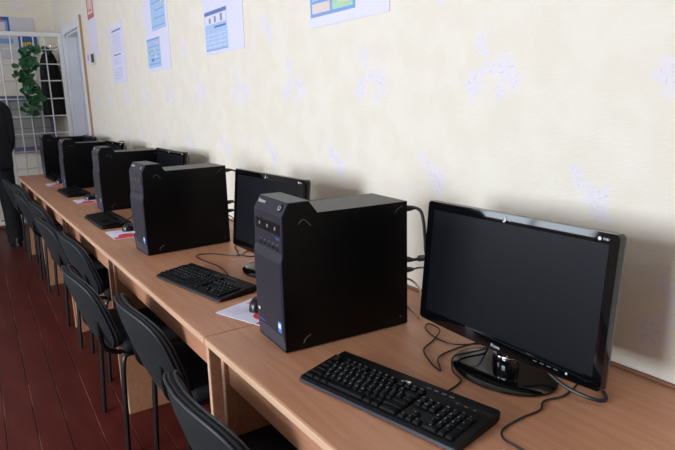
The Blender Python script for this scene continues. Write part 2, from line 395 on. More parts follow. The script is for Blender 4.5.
# ------------------------------------------------------------------ monitors
MW, MH, TILT = .516, .305, .104
def make_monitor():
    r = empty('computer_monitor', 'x', 'monitor', group='widescreen monitors on the desks')
    b = nb(); lathe(b, [(.93, 0), (1, .003), (1, .007), (.97, .010), (.80, .0125), (.3, .0135)], n=56, sx=.097, sy=.131)
    base = obj('base', b, M['glossb'], r, True)
    b = nb(); box(b, -.062, -.056, -.03, .03, .0105, .0125, .001); obj('base_mark', b, M['slot'], base)
    b = nb(); lathe(b, [(.034, .012), (.033, .034), (.0305, .040)], (.008, 0, 0), 28, .75, 1); lathe(b, [(.0295, .042), (.028, .075), (.024, .11)], (.014, 0, 0), 28, .62, 1); neck = obj('neck', b, M['gloss'], r, True)
    b = nb(); lathe(b, [(.0315, .039), (.0325, .0405), (.0325, .0425), (.0312, .044)], (.009, 0, 0), 28, .75, 1); obj('neck_ring', b, M['chrome'], neck, True)
    # head: coordinates (s, t) on the tilted front plane; s to the right seen from the front (-y), t up, depth d to the back
    c = Vector((-.007, .005, .2145)); up = Vector((math.sin(TILT), 0, math.cos(TILT))); nrm = Vector((-math.cos(TILT), 0, math.sin(TILT)))
    T = frame_mat(c, (0, -1, 0), up, nrm)
    def P(s, t, d=0): return T @ Vector((s, t, -d))
    w, h = MW/2, MH/2; K = 14; iw, it, ib = w-.020, h-.021, -h+.024
    def loop(kind):
        o = []
        def side(a, bb, f):
            for k in range(K): o.append(f(k/K, a, bb))
        lerp = lambda k, a, bb: (a[0]+(bb[0]-a[0])*k, a[1]+(bb[1]-a[1])*k)
        if kind == 'o':
            q = .006
            pts = [((-w+q, -h), (w-q, -h)), ((w, -h+q), (w, h-q)), ((w-q, h), (-w+q, h)), ((-w, h-q), (-w, -h+q))]
        else: pts = [((-iw, ib), (iw, ib)), ((iw, ib), (iw, it)), ((iw, it), (-iw, it)), ((-iw, it), (-iw, ib))]
        for i, (a, bb) in enumerate(pts):
            for k in range(K):
                f = k/(K-1) if kind == 'o' else k/K
                x, y = lerp(f, a, bb)
                if kind == 'o' and i == 0: y -= .007*(1-(x/w)**2)
                o.append((x, y))
        return o
    O = loop('o'); I = loop('i'); N = len(O)
    b = nb()
    mid = [((a[0]*.35+c_[0]*.65), (a[1]*.35+c_[1]*.65)) for a, c_ in zip(O, I)]
    rings = [[b.verts.new(P(s, t, d)) for s, t in L] for L, d in ((O, .018), (O, .003), ([(s*.997, t*.997) for s, t in O], .0005), (mid, -.0005), (I, .0), (I, .004))]
    for A, B in zip(rings, rings[1:]):
        for k in range(N): b.faces.new((A[k], A[(k+1) % N], B[(k+1) % N], B[k]))
    bz = obj('bezel', b, M['gloss'], r, True)
    b = nb(); box(b, -iw-.001, iw+.001, ib-.001, it+.001, -.008, -.0022); bmesh.ops.transform(b, matrix=T, verts=b.verts); obj('screen', b, M['screen'], r)
    b = nb()   # rear rim, its grey a painted reflection of the wall, then the bulging back shell
    RR = [[b.verts.new(P(s*f, t*f2, d)) for s, t in O] for f, f2, d in ((1.0015, 1.003, .0155), (1.0015, 1.003, .021), (.985, .975, .024))]
    for A, B in zip(RR, RR[1:]):
        for k in range(N): b.faces.new((A[k], A[(k+1) % N], B[(k+1) % N], B[k]))
    b.faces.new(RR[-1]); obj('rim', b, M['rim'], r, True)
    b = nb()
    RR = [[b.verts.new(P(s*f, t*f2, d)) for s, t in O] for f, f2, d in ((.98, .97, .0235), (.9, .86, .038), (.66, .6, .052), (.5, .45, .055))]
    for A, B in zip(RR, RR[1:]):
        for k in range(N): b.faces.new((A[k], A[(k+1) % N], B[(k+1) % N], B[k]))
    b.faces.new(RR[-1]); b.faces.new(RR[0][::-1]); obj('back_shell', b, M['shell'], r, True)
    b = nb(); lathe(b, [(.026, .115), (.026, .15), (.02, .165)], (.018, 0, 0), 20); obj('hinge_block', b, M['shell'], r, True)
    def lettering(name, s_, size, s, t, al='CENTER', parent=bz):
        b = nb(); add_text(b, s_, size, T @ Matrix.Translation((s, t, .0009)), al, .0002); return obj(name, b, M['led'], parent)
    lettering('maker_lettering', 'Prima', .011, .0, -h+.004)
    b = nb()   # crescent swoosh with a tiny word, top centre
    A_ = [(.006*math.cos(a), .0068*math.sin(a)) for a in [-1.9+k*3.6/12 for k in range(13)]]
    B_ = [(-.002+.0044*math.cos(a), .0015+.0056*math.sin(a)) for a in [-1.9+k*3.6/12 for k in range(13)]]
    va = [b.verts.new((x-.012, y+h-.0115, .0012)) for x, y in A_]; vb = [b.verts.new((x-.012, y+h-.0115, .0012)) for x, y in B_]
    for k in range(12): b.faces.new((va[k], va[k+1], vb[k+1], vb[k]))
    bmesh.ops.transform(b, matrix=T, verts=b.verts)
    add_text(b, 'view', .005, T @ Matrix.Translation((.0, h-.0125, .0009)), 'LEFT', .0002); obj('crescent_logo', b, M['led'], bz)
    b = nb(); lathe(b, [(.0036, .0), (.0036, .0012)], (w-.040, h-.0125, 0), 20); bmesh.ops.transform(b, matrix=T, verts=b.verts)
    add_text(b, 'FHD', .0066, T @ Matrix.Translation((w-.033, h-.0125, .0009)), 'LEFT', .0002); obj('round_emblem', b, M['led'], bz)
    b = nb(); lathe(b, [(.0024, .0), (.0024, .0014)], (w-.074, -h+.0105, 0), 14); bmesh.ops.transform(b, matrix=T, verts=b.verts); obj('power_light', b, M['led'], bz)
    for k in range(4):
        b = nb(); box(b, w-.155+k*.017, w-.145+k*.017, -h+.009, -h+.0105, 0, .0012); bmesh.ops.transform(b, matrix=T, verts=b.verts); obj('menu_mark', b, M['greymark'], bz)
    return r
mon = make_monitor()
MP = [(-.235, -.387, 0, 'big glossy black widescreen monitor nearest the camera, at the right edge of the photo'),
      (-.281, .6866, .044, 'black monitor half hidden behind the nearest computer tower'),
      (-.170, 2.151, 0, 'black monitor of which the upper right corner shows over the second tower'),
      (-.213, 3.333, 0, 'black monitor of which a short end shows over the third tower'),
      (-.160, 4.492, 0, 'farthest black monitor, in front of the tower by the grille')]
for i, (x, y, rz, lb) in enumerate(MP):
    t = mon if i == 0 else copy_tree(mon)
    t.location = (x, y, .75); t.rotation_euler.z = rz; t['label'] = lb

# ------------------------------------------------------------------ keyboards
KL, KW = .424, .150    # local: length along +s (user's left to right), depth along +q (towards the wall)
def key_layout():
    u = .0175; K = []
    x0 = -.203
    def row(z, widths, chars, start=x0):
        x = start
        for w_, c_ in zip(widths, chars):
            K.append((x, z, w_*u, c_)); x += w_*u
    R0 = .060; q = [.036, .018, 0, -.018, -.036]
    q = [.0125, -.0050, -.0225, -.0400, -.0575]
    row(.0345, [1], ['Esc']); 
    for g_ in range(3): row(.0345, [1]*4, ['F%d' % (k+1+4*g_) for k in range(4)], x0+u*(2+4.5*g_))
    row(q[0], [1]*13+[2], list('`1234567890-=')+[''])
    row(q[1], [1.5]+[1]*12+[1.5], ['']+list('QWERTYUIOP[]')+['\\'])
    row(q[2], [1.75]+[1]*11+[2.25], ['']+list("ASDFGHJKL;'")+[''])
    row(q[3], [2.25]+[1]*10+[2.75], ['']+list('ZXCVBNM,./')+[''])
    row(q[4], [1.5, 1.25, 1.25, 6, 1.25, 1.25, 2.5], ['']*7)
    x1 = x0+15.3*u
    row(q[0], [1]*3, ['Ins', 'Hm', 'Pu'], x1); row(q[1], [1]*3, ['Del', 'End', 'Pd'], x1)
    row(q[3], [1], ['^'], x1+u); row(q[4], [1]*3, ['<', 'v', '>'], x1)
    x2 = x1+3.3*u
    row(q[0], [1]*4, list('N/*-'), x2); row(q[1], [1]*3, list('789'), x2); row(q[2], [1]*3, list('456'), x2); row(q[3], [1]*3, list('123'), x2); row(q[4], [2, 1], ['0', '.'], x2)
    K.append((x2+3*u, (q[1]+q[2])/2, u, '+')); K.append((x2+3*u, (q[3]+q[4])/2, u, ''))
    return K, u
LAY, KU = key_layout()
def slope(q): return .0135+.010*(q+KW/2)/KW
def make_keyboard(detail):
    r = empty('computer_keyboard', 'x', 'keyboard')
    # body profile in (q, z), extruded along s
    hs = KL/2
    prof = [(-KW/2, .003), (-KW/2+.002, .010), (-KW/2+.005, .0125), (KW/2-.032, .0195), (KW/2-.024, .0225), (KW/2-.004, .0245), (KW/2, .020), (KW/2-.004, .004), (KW/2-.02, .0), (-KW/2+.006, .0)]
    b = nb(); prism_y(b, prof, -hs, hs, .004)     # x=q, y=s
    obj('body', b, M['kb'], r)
    b = nb(); prism_y(b, [(-KW/2-.004, .003), (-KW/2-.002, .0085), (-KW/2+.006, .0115), (-KW/2+.006, .003)], -hs+.004, hs-.004, .001); obj('wrist_edge', b, M['kbedge'], r)
    cache = {}
    if detail:
        for n_, (x, q, w_, ch) in enumerate(LAY):
            tall = ch == '+' or (ch == '' and abs(w_-KU) < 1e-6)
            key = (round(w_, 4), tall)
            if key not in cache:
                b = nb(); dq = (KU*2 if tall else KU)/2-.0009; hw = w_/2-.0009
                box(b, -dq, dq, -hw, hw, -.001, .0005)
                top = box(b, -dq, dq, -hw, hw, .0, .0056, .0012, 1)
                for v in b.verts:
                    if v.co.z > .004: v.co.x *= 1-.0022/dq; v.co.y *= 1-.0022/hw
                cache[key] = obj('key', b, M['key'], r); o = cache[key]
            else:
                o = cache[key].copy(); C.objects.link(o)
            s = x+w_/2
            o.location = (q, -s, slope(q)); o.rotation_euler = (0, -.066, 0)
        b = nb()
        for x, q, w_, ch in LAY:
            if not ch: continue
            z = slope(q)+.0060
            add_text(b, ch, .0072 if len(ch) == 1 else .0046, frame_mat((q+.0015, -(x+w_*.42), z), (0, -1, 0), (.9978, 0, .066), (-.066, 0, .9978)), 'CENTER', .00015)
        obj('key_lettering', b, M['print_'], r)
    else:
        b = nb()
        for x, q, w_, ch in LAY:
            tall = ch == '+' or (ch == '' and abs(w_-KU) < 1e-6); dq = (KU*2 if tall else KU)/2-.0009
            box(b, q-dq, q+dq, -x-w_+.0009, -x-.0009, slope(q), slope(q)+.0054)
        tag(obj('keys', b, M['key'], r), kind='stuff')
    b = nb(); box(b, KW/2-.031, KW/2-.0235, -.012, .012, .0205, .0238, .0008); obj('chrome_badge', b, M['chrome'], r)
    b = nb()
    for k in range(4): box(b, KW/2-.024, KW/2-.019, -.062-k*.019, -.050-k*.019, .0235, .0252, .0008)
    obj('media_buttons', b, M['foot'], r)
    b = nb(); 
    for k in range(3): box(b, KW/2-.031, KW/2-.030, -.135-k*.02, -.128-k*.02, .0197, .0212)
    obj('indicator_lights', b, M['greymark'], r)
    return r
kbA = make_keyboard(True); kbB = make_keyboard(False)
KP = [(kbA, -.517, -.335, .205, 'black full-size keyboard nearest the camera, in front of the nearest tower and monitor'),
      (None, -.538, .690, .185, 'black full-size keyboard between the first and the second computer tower'),
      (kbB, -.55, 2.12, .02, 'black keyboard on the third desk, beside a mouse on a red and white paper'),
      (0, -.50, 3.43, .02, 'black keyboard lying in front of the fourth computer tower'),
      (0, -.44, 4.52, .02, 'farthest black keyboard, by the tower next to the white grille')]
for src, x, y, rz, lb in KP:
    if src is None: o = copy_tree(kbA)
    elif src == 0: o = copy_tree(kbB)
    else: o = src
    o.location = (x, y, .75); o.rotation_euler.z = rz; o['label'] = lb; o['group'] = 'black keyboards on the desks'

# ------------------------------------------------------------------ paper mats and mice
def make_mat(seed):
    r = tag(bpy.data.objects.new('mouse_paper', None), 'x', 'mouse mat', 'printed paper mats under the mice'); C.objects.link(r)
    b = nb(); box(b, -.09, .09, -.105, .105, 0, .0012); obj('sheet', b, M['paper'], r)
    b = nb()   # round red print with a pale ring plus some text lines
    lathe(b, [(.040, .0011), (.040, .0015)], (-.020, -.045, 0), 28, 1, 1.1); box(b, -.086, .02, -.101, -.062, .0010, .0014)
    tube(b, [(.05+.022*math.cos(a), -.02+.018*math.sin(a), .0013) for a in [k*2*PI/24 for k in range(24)]], .0022, 4, True)
    obj('red_print', b, M['red'], r)
    b = nb()
    for k in range(5): box(b, -.07, -.07+.05+.012*(k % 3), .035+k*.012, .039+k*.012, .0011, .0015)
    obj('print_lines', b, M['faint'], r)
    b = nb(); box(b, .02, .08, .04, .09, .0011, .0014); obj('pink_print', b, M['pink'], r)
    return r
def make_mouse():
    r = tag(bpy.data.objects.new('computer_mouse', None), 'x', 'computer mouse', 'black mice on the paper mats'); C.objects.link(r)
    b = nb(); n, m_ = 20, 8; rings = []
    for i in range(m_+1):
        f = i/m_; rr = math.cos(f*PI/2)**.55 if i < m_ else .02; z = .036*math.sin(f*PI/2)
        ring = []
        for k in range(n):
            a = 2*PI*k/n; x = math.cos(a)*.055*rr; yy = math.sin(a)*.030*rr*(1-.12*math.cos(a))
            ring.append(b.verts.new((x, yy, z*(1-.25*(x/.055)) if i else 0)))
        rings.append(ring)
    for A, B in zip(rings, rings[1:]):
        for k in range(n): b.faces.new((A[k], A[(k+1) % n], B[(k+1) % n], B[k]))
    b.faces.new(rings[0][::-1]); b.faces.new(rings[-1])
    obj('body', b, M['mouse'], r, True)
    b = nb(); lathe(b, [(.007, -.003), (.008, -.002), (.008, .002), (.007, .003)], n=14); bmesh.ops.transform(b, matrix=frame_mat((.032, 0, .022), (1, 0, 0), (0, 0, 1), (0, 1, 0)), verts=b.verts); obj('scroll_wheel', b, M['wheel'], r)
    return r
mt = make_mat(0); ms = make_mouse()
MM = [((-.533, -.718), .25, (-.57, -.745), 'printed paper mat at the bottom edge of the photo, right of the nearest keyboard', 'black mouse on the nearest desk, at the end of the curling cable'),
      ((-.500, .322), .33, (-.482, .345), 'red and white paper mat at the foot of the nearest tower', 'black mouse left of the nearest tower on a red and white paper'),
      ((-.535, 1.735), .0, (-.495, 1.80), 'red and white paper mat in front of the second tower', 'black mouse left of the second tower'),
      ((-.475, 2.97), .0, (-.445, 3.02), 'white paper mat in front of the third tower', 'black mouse left of the third tower'),
      ((-.50, 4.09), .0, (-.465, 4.13), 'red and white paper mat in front of the fourth tower', 'black mouse left of the fourth tower')]
for i, (p, rz, q, l1, l2) in enumerate(MM):
    a = mt if i == 0 else copy_tree(mt); c_ = ms if i == 0 else copy_tree(ms)
    a.location = (*p, .7501); a.rotation_euler.z = rz; a['label'] = l1
    c_.location = (*q, .7516); c_.rotation_euler.z = rz+.1; c_['label'] = l2

# ------------------------------------------------------------------ cables
def cable(name, pts, r, label, m='cable', plugs=(), group=None):
    b = nb(); tube(b, catmull(pts, 7), r, 8)
    o = obj(name, b, M[m], smooth=True)
    tag(o, label, 'cable', group)
    for a, d in plugs:
        a = Vector(a); d = Vector(d); e = nb(); tube(e, [a, a+d*.55, a+d], [.0085, .0085, .005], 8); obj('plug', e, M['cable' if m == 'cable' else m], o)
    return o
Z = .7535
# station at the front
xb = -.213
cable('video_cable', [(-.216, -.01, 1.076), (-.195, -.03, 1.080), (-.195, -.058, 1.074), (-.197, -.072, 1.045), (-.196, -.077, 1.0), (-.193, -.083, .955), (-.17, -.12, .935), (-.15, -.22, .93)], .0046, 'black cable looping from the top rear of the nearest tower down behind the nearest monitor', plugs=(((-.218, -.008, 1.076), (.026, -.022, .004)),))
cable('power_cable', [(-.216, -.01, .935), (-.20, -.03, .935), (-.198, -.06, .944), (-.190, -.085, .955), (-.155, -.16, .95), (-.15, -.28, .91)], .0044, 'black cable running straight from the rear of the nearest tower to its monitor, mid-height', plugs=(((-.218, -.008, .935), (.018, -.024, .0)), ((-.198, -.055, .943), (.004, -.026, .008))))
cable('usb_cable', [(-.216, -.005, .903), (-.20, -.03, .908), (-.195, -.06, .918), (-.17, -.10, .918), (-.13, -.14, .90), (-.13, -.2, .87), (-.15, -.26, .78), (-.17, -.28, Z)], .0026, 'thin black cable lowest of the black ones behind the nearest tower', plugs=(((-.218, -.003, .902), (.022, -.026, .005)),))
cable('network_cable', [(-.212, .02, .872), (-.19, -.01, .87), (-.175, -.035, .84), (-.175, -.04, .80), (-.165, -.02, Z), (-.12, .10, Z), (-.1, .2, Z)], .0028, 'beige cable hanging behind the nearest tower to the desk top', 'beigecable')
cable('keyboard_cable', [(-.435, -.385, .763), (-.415, -.384, Z), (-.348, -.366, Z), (-.332, -.325, .757), (-.296, -.289, .768), (-.255, -.292, .768), (-.20, -.30, .768), (-.16, -.27, .766), (-.10, -.24, Z), (-.07, -.2, Z)], .0022, 'thin black cable from the nearest keyboard passing the left side of the round monitor base')
cable('looped_cable', [(-.07, -.22, Z), (-.13, -.26, Z), (-.17, -.245, Z), (-.22, -.21, Z), (-.225, -.15, Z), (-.205, -.09, Z), (-.175, -.07, Z+.001), (-.19, -.13, Z+.005), (-.24, -.16, Z), (-.30, -.19, Z), (-.335, -.25, Z), (-.35, -.30, Z), (-.335, -.285, Z), (-.30, -.245, Z), (-.22, -.235, Z), (-.10, -.25, Z), (-.05, -.26, Z)], .0020, 'tangled loop of thin black cable on the nearest desk, left of the monitor base')
cable('mouse_cable', [(-.12, -.45, Z), (-.14, -.515, Z), (-.22, -.54, Z), (-.275, -.53, Z), (-.31, -.548, Z), (-.37, -.546, Z), (-.425, -.553, Z), (-.447, -.575, Z), (-.448, -.605, Z), (-.455, -.64, .757), (-.49, -.69, .760), (-.515, -.73, .765)], .0022, 'thin black mouse cable curling forward at the right of the nearest monitor base')
cable('monitor_cable', [(-.20, -.42, .83), (-.205, -.47, .79), (-.21, -.53, .768), (-.20, -.585, .760), (-.178, -.605, .758), (-.14, -.57, .757), (-.08, -.48, .756)], .0042, 'thick black cable looping out under the right end of the nearest monitor')
# second station
cable('video_cable', [(-.218, 1.235, 1.078), (-.19, 1.2, 1.080), (-.17, 1.1, 1.06), (-.165, 1.0, 1.0), (-.19, .86, .93)], .0042, 'black cable at the top rear of the second tower', plugs=(((-.218, 1.236, 1.078), (.03, -.02, .002)),))
cable('power_cable', [(-.218, 1.24, .93), (-.19, 1.21, .935), (-.17, 1.12, .94), (-.18, .96, .93)], .0038, 'black cable at mid-height of the rear of the second tower', plugs=(((-.218, 1.24, .93), (.034, -.02, .008)),))
cable('usb_cable', [(-.218, 1.245, .892), (-.185, 1.22, .895), (-.165, 1.14, .90), (-.165, 1.0, .85)], .0026, 'thin black cable at the rear of the second tower, below its fellow', plugs=(((-.218, 1.245, .892), (.034, -.02, .004)),))
cable('network_cable', [(-.214, 1.27, .87), (-.185, 1.25, .86), (-.16, 1.2, .80), (-.15, 1.16, Z), (-.12, 1.25, Z), (-.09, 1.33, Z)], .0028, 'beige cable behind the second tower', 'beigecable')
cable('keyboard_cable', [(-.455, .70, .763), (-.435, .72, Z), (-.415, .85, Z), (-.43, .99, Z), (-.432, 1.06, Z), (-.405, 1.09, Z), (-.36, 1.065, Z), (-.31, .99, Z), (-.275, .965, Z), (-.24, 1.0, Z), (-.16, 1.05, Z)], .0022, 'thin black cable winding over the second desk behind its keyboard')
cable('looped_cable', [(-.20, 1.16, Z), (-.235, 1.12, Z), (-.26, 1.03, Z), (-.285, .965, .758), (-.25, .92, Z), (-.19, .93, Z), (-.13, 1.0, Z)], .0026, 'black cord curling beside the foot of the half-hidden monitor on the second desk')
# third and fourth
cable('keyboard_cable', [(-.475, 2.06, .763), (-.455, 2.08, Z), (-.38, 2.2, Z), (-.33, 2.22, Z), (-.27, 2.2, .768), (-.10, 2.3, Z)], .0024, 'thin black keyboard cable on the third desk, left of the second tower')
cable('video_cable', [(-.118, 2.5, 1.07), (-.09, 2.49, 1.085), (-.07, 2.42, 1.09), (-.075, 2.3, 1.02)], .0042, 'black cable at the rear of the third tower', group=None)
cable('video_cable', [(-.13, 3.71, 1.07), (-.08, 3.70, 1.088), (-.05, 3.66, 1.09), (-.06, 3.55, 1.02)], .0042, 'black cable at the rear of the fourth tower')

# ------------------------------------------------------------------ chairs
def make_chair():
    r = empty('visitor_chair', 'x', 'chair', group='black padded chairs along the desks')
    b = nb(); box(b, -.20, .22, -.225, .225, .435, .485, .022, 3); obj('seat', b, M['fabric'], r, True)
    # backrest: padded superellipse, curved and leaning back
    hw, hh, zc = .228, .158, .588
    def surf(s, t, off=0):
        x = -.235-.100*((t*hh+hh)/(2*hh))+.045*(s*s)
        return Vector((x-off, s*hw, zc+t*hh))
    def unit(a, r_):
        n_ = 3.4; c_, s_ = math.cos(a), math.sin(a)
        return (math.copysign(abs(c_)**(2/n_), c_)*r_, math.copysign(abs(s_)**(2/n_), s_)*r_)
    b = nb(); N = 48; rs = [.25, .5, .75, .9, .97, 1.0]; F = []; B = []
    for r_ in rs:
        th = .025*(1-r_**4)**.5 if r_ < 1 else 0
        F.append([b.verts.new(surf(*unit(2*PI*k/N, r_), -th)) for k in range(N)])
        B.append([b.verts.new(surf(*unit(2*PI*k/N, r_), th)) for k in range(N)] if r_ < 1 else F[-1])
    for L in (F, B):
        for A, D in zip(L, L[1:]):
            for k in range(N): b.faces.new((A[k], A[(k+1) % N], D[(k+1) % N], D[k]))
        b.faces.new(L[0])
    br = obj('backrest', b, M['fabric'], r, True)
    b = nb()
    for sg in (1, -1):
        tube(b, [surf(*unit(2*PI*k/N, .975), sg*.0125) for k in range(N)], .0035, 6, True)
    obj('piping', b, M['pipe'], br, True)
    for sx in (1, -1):
        for sy in (1, -1):
            b = nb(); tube(b, catmull([(sx*.222, sy*.212, 0), (sx*.212, sy*.206, .22), (sx*.20, sy*.20, .40), (sx*.17, sy*.197, .425)], 4), .0125, 10, squash=.8); obj('leg', b, M['tube'], r, True)
    for sy in (1, -1):
        b = nb(); tube(b, [(-.17, sy*.197, .425), (.17, sy*.197, .425)], .0115, 10); obj('side_rail', b, M['tube'], r, True)
        b = nb(); tube(b, catmull([(-.14, sy*.165, .425), (-.215, sy*.165, .43), (-.262, sy*.165, .47), (-.270, sy*.165, .57)], 5), .010, 8); obj('back_post', b, M['tube'], r, True)
    b = nb(); tube(b, [(-.16, -.19, .425), (-.16, .19, .425)], .010, 8); tube(b, [(.15, -.19, .425), (.15, .19, .425)], .010, 8); obj('cross_rail', b, M['tube'], r, True)
    return r
chair = make_chair()
CP = [(-.54, -.03, .0, 'black padded chair nearest the camera, cut off by the bottom of the photo'),
      (-.49, .68, .0, 'black padded chair second from the camera, left of the desk seam'),
      (-.57, 1.22, .0, 'black padded chair third from the camera, pulled out a little farther'),
      (-.475, 1.955, .0, 'black padded chair fourth from the camera, tucked close to the desk'),
      (-.515, 2.495, .0, 'black padded chair fifth from the camera, pulled out more than the fourth'),
      (-.47, 3.23, .0, 'black padded chair sixth from the camera'),
      (-.51, 3.77, .0, 'black padded chair seventh from the camera'),
      (-.47, 4.35, .0, 'black padded chair next to the last, near the standing person'),
      (-.51, 4.88, .0, 'last black padded chair, beside the standing person')]
for i, (x, y, rz, lb) in enumerate(CP):
    c_ = chair if i == 0 else copy_tree(chair)
    c_.location = (x, y, 0); c_.rotation_euler.z = rz; c_['label'] = lb

# ------------------------------------------------------------------ posters on the right wall
def poster(name, label, y0, y1, z0, z1, cat='poster', m='lav'):
    r = empty(name, label, cat, (-.0005, (y0+y1)/2, z0)); b = nb(); box(b, -.0022, 0, -(y1-y0)/2, (y1-y0)/2, 0, z1-z0); obj('sheet', b, M[m], r)
    r['y'] = 0; del r['y']; return r, (y0+y1)/2, z0
def picture(r, oy, oz, name, rects, lvl=.0022):
    """rects: (y0, y1, z0, z1, material) in wall coordinates, later ones on top"""
    b = nb(); mats = []
    for i, (y0, y1, z0, z1, m) in enumerate(rects):
        if m not in mats: mats.append(m)
        box(b, -lvl-.0006-.00025*i, -lvl+.0004, y0-oy, y1-oy, z0-oz, z1-oz, mi=mats.index(m))
    return obj(name, b, None, r, mats=[M[x] for x in mats])
r, oy, oz = poster('wall_poster', 'wall poster nearest the camera, blue bordered picture, cut off by the top', .311, .800, 1.642, 2.22)
R = [(.496, .791, 1.678, 2.10, 'pblue2'), (.510, .640, 1.690, 1.88, 'pgreen'), (.655, .778, 1.690, 1.725, 'ppeach'), (.655, .778, 1.735, 1.90, 'pblue')]
for k in range(5): R.append((.66, .772, 1.745+k*.028, 1.752+k*.028, 'pblue2'))
for k in range(4): R.append((.52+.01*k, .60+.01*k, 1.705+k*.04, 1.72+k*.04, 'pyel'))
R += [(.51, .778, 1.91, 2.06, 'lav'), (.53, .76, 1.93, 2.04, 'pblue')]
picture(r, oy, oz, 'picture', R)
r, oy, oz = poster('wall_poster', 'white wall poster with three small figures in its picture, third from the door', 1.400, 1.885, 1.622, 2.24)
R = [(1.585, 1.872, 1.64, 1.835, 'pblue'), (1.585, 1.872, 1.817, 1.835, 'dblue'), (1.592, 1.865, 1.770, 1.814, 'lav')]
for k, y in enumerate((1.80, 1.73, 1.65)): R.append((y-.012, y+.014, 1.775, 1.80+.005*k, 'pgrey'))
R += [(1.60, 1.745, 1.748, 1.757, 'dblue'), (1.585, 1.872, 1.6405, 1.645, 'pblue2')]
for k in range(4): R.append((1.60, 1.855, 1.656+k*.02, 1.660+k*.02, 'lav'))
for y in (1.65, 1.73, 1.80): R.append((y, y+.003, 1.648, 1.745, 'lav'))
picture(r, oy, oz, 'picture', R)
picture(r, oy, oz, 'picture', [(1.585, 1.872, 1.905, 2.19, 'pblue'), (1.60, 1.85, 1.93, 2.10, 'lav'), (1.70, 1.75, 1.884, 1.90, 'orange'), (1.585, 1.872, 2.17, 2.19, 'dblue')])
r, oy, oz = poster('wall_poster', 'white wall poster with two sky blue charts, left of the middle of the wall', 2.475, 2.960, 1.590, 2.21)
def chart(y0, y1, z0, z1, seed):
    rd = random.Random(seed); L = [(y0, y1, z0, z1, 'pblue'), (y0, y1, z1-.012, z1, 'pblue2')]
    for k in range(5): L.append((y0+.02, y1-.03*(k % 3)-.02, z0+.02+k*(z1-z0)*.15, z0+.026+k*(z1-z0)*.15, 'pblue2'))
    for k in range(6):
        y = y0+.03+rd.random()*(y1-y0-.08); z = z0+.03+rd.random()*(z1-z0-.06)
        L.append((y, y+.03, z, z+.02, ['pgreen', 'pyel', 'dblue', 'ppeach', 'lav', 'pgreen'][k]))
    return L
picture(r, oy, oz, 'picture', chart(2.664, 2.945, 1.615, 1.80, 3)); picture(r, oy, oz, 'picture', chart(2.515, 2.80, 1.843, 2.16, 5))
r, oy, oz = poster('wall_poster', 'pale lavender wall poster with faint line drawings, the one nearest the door', 3.540, 3.975, 1.553, 1.995)
R = [(3.60, 3.88, 1.945, 1.956, 'dblue'), (3.66, 3.88, 1.765, 1.773, 'dblue')]
for k in range(10): R.append((3.62+.01*(k % 3), 3.88-.02*(k % 4), 1.80+k*.0135, 1.804+k*.0135, 'faint'))
for k in range(4): R.append((3.68+.05*k, 3.695+.05*k, 1.70, 1.745, 'faint'))
for k in range(6): R.append((3.64+.01*(k % 3), 3.90-.02*(k % 2), 1.585+k*.016, 1.589+k*.016, 'faint'))
picture(r, oy, oz, 'picture', R)
r, oy, oz = poster('wall_notice', 'narrow white notice with a red and orange picture beside the door', 4.42, 4.72, 1.83, 2.50, 'notice')
picture(r, oy, oz, 'picture', [(4.44, 4.70, 2.14, 2.46, 'brick'), (4.48, 4.66, 2.18, 2.42, 'ppeach'), (4.51, 4.63, 2.2, 2.4, 'orange'), (4.53, 4.61, 2.22, 2.36, 'ppeach')])
r, oy, oz = poster('paper_note', 'small white note with a pink print between the door and the light switch', 4.80, 4.93, 1.76, 1.88, 'note')
picture(r, oy, oz, 'picture', [(4.84, 4.90, 1.795, 1.85, 'pink')])
r = empty('light_switch', 'small dark light switch on a pale plate right of the door', 'light switch', (0, 4.63, 1.80))
b = nb(); box(b, -.008, 0, -.055, .055, -.055, .05, .003); obj('plate', b, M['board'], r)
b = nb(); box(b, -.022, -.006, -.028, .028, -.035, .04, .004); obj('rocker', b, M['foot'], r)

# ------------------------------------------------------------------ white steel grille across the room end
GY = 5.985
r = empty('steel_grille', 'white painted steel bar grille at the end of the desk row', 'grille', (0, GY, 0))
b = nb(); box(b, -1.95, -.03, -.02, .02, 2.115, 2.16, .004); box(b, -1.95, -.03, -.02, .02, .14, .18, .004); box(b, -1.99, -1.95, -.02, .02, 0, 2.16, .004); box(b, -.07, -.03, -.019, .019, 0, 2.14, .004)
obj('frame', b, M['grillewhite'], r)
for k in range(16):
    x = -.205-.1085*k
    b = nb(); tube(b, [(x, 0, .17), (x, 0, 2.12)], .0065, 8); obj('bar', b, M['grillewhite'], r, True)
for z in (.36, .545, .73, .91, 1.10, 1.285, 1.47, 1.66, 1.835, 1.985):
    b = nb(); tube(b, [(-1.96, .012, z), (-.05, .012, z)], .0065, 8); obj('bar', b, M['grillewhite'], r, True)

# ------------------------------------------------------------------ things behind the grille
r = empty('display_board', 'white display board on the end wall with blue pictures, seen through the grille', 'display board', (0, YF, 1.93))
b = nb(); box(b, -1.0, -.205, -.012, 0, 0, .455, .005); obj('board', b, M['board'], r)
def wall_pic(rects, name, parent):
    b = nb(); mats = []
    for i, (x0, x1, z0, z1, m) in enumerate(rects):
        if m not in mats: mats.append(m)
        box(b, x0, x1, -.0125-.0006*(i+1), -.0118, z0-1.93, z1-1.93, mi=mats.index(m))
    obj(name, b, None, parent, mats=[M[k] for k in mats])
wall_pic([(-.74, -.455, 2.185, 2.385, 'flagblue'), (-.72, -.475, 2.21, 2.345, 'pblue2'), (-.70, -.50, 2.235, 2.325, 'ppeach'), (-.70, -.52, 2.35, 2.375, 'red')], 'picture', r)
wall_pic([(-.72, -.44, 2.095, 2.15, 'pblue2')], 'picture', r)
wall_pic([(-.385, -.195, 2.025, 2.19, 'flagblue'), (-.365, -.225, 2.07, 2.115, 'yellow')], 'picture', r)
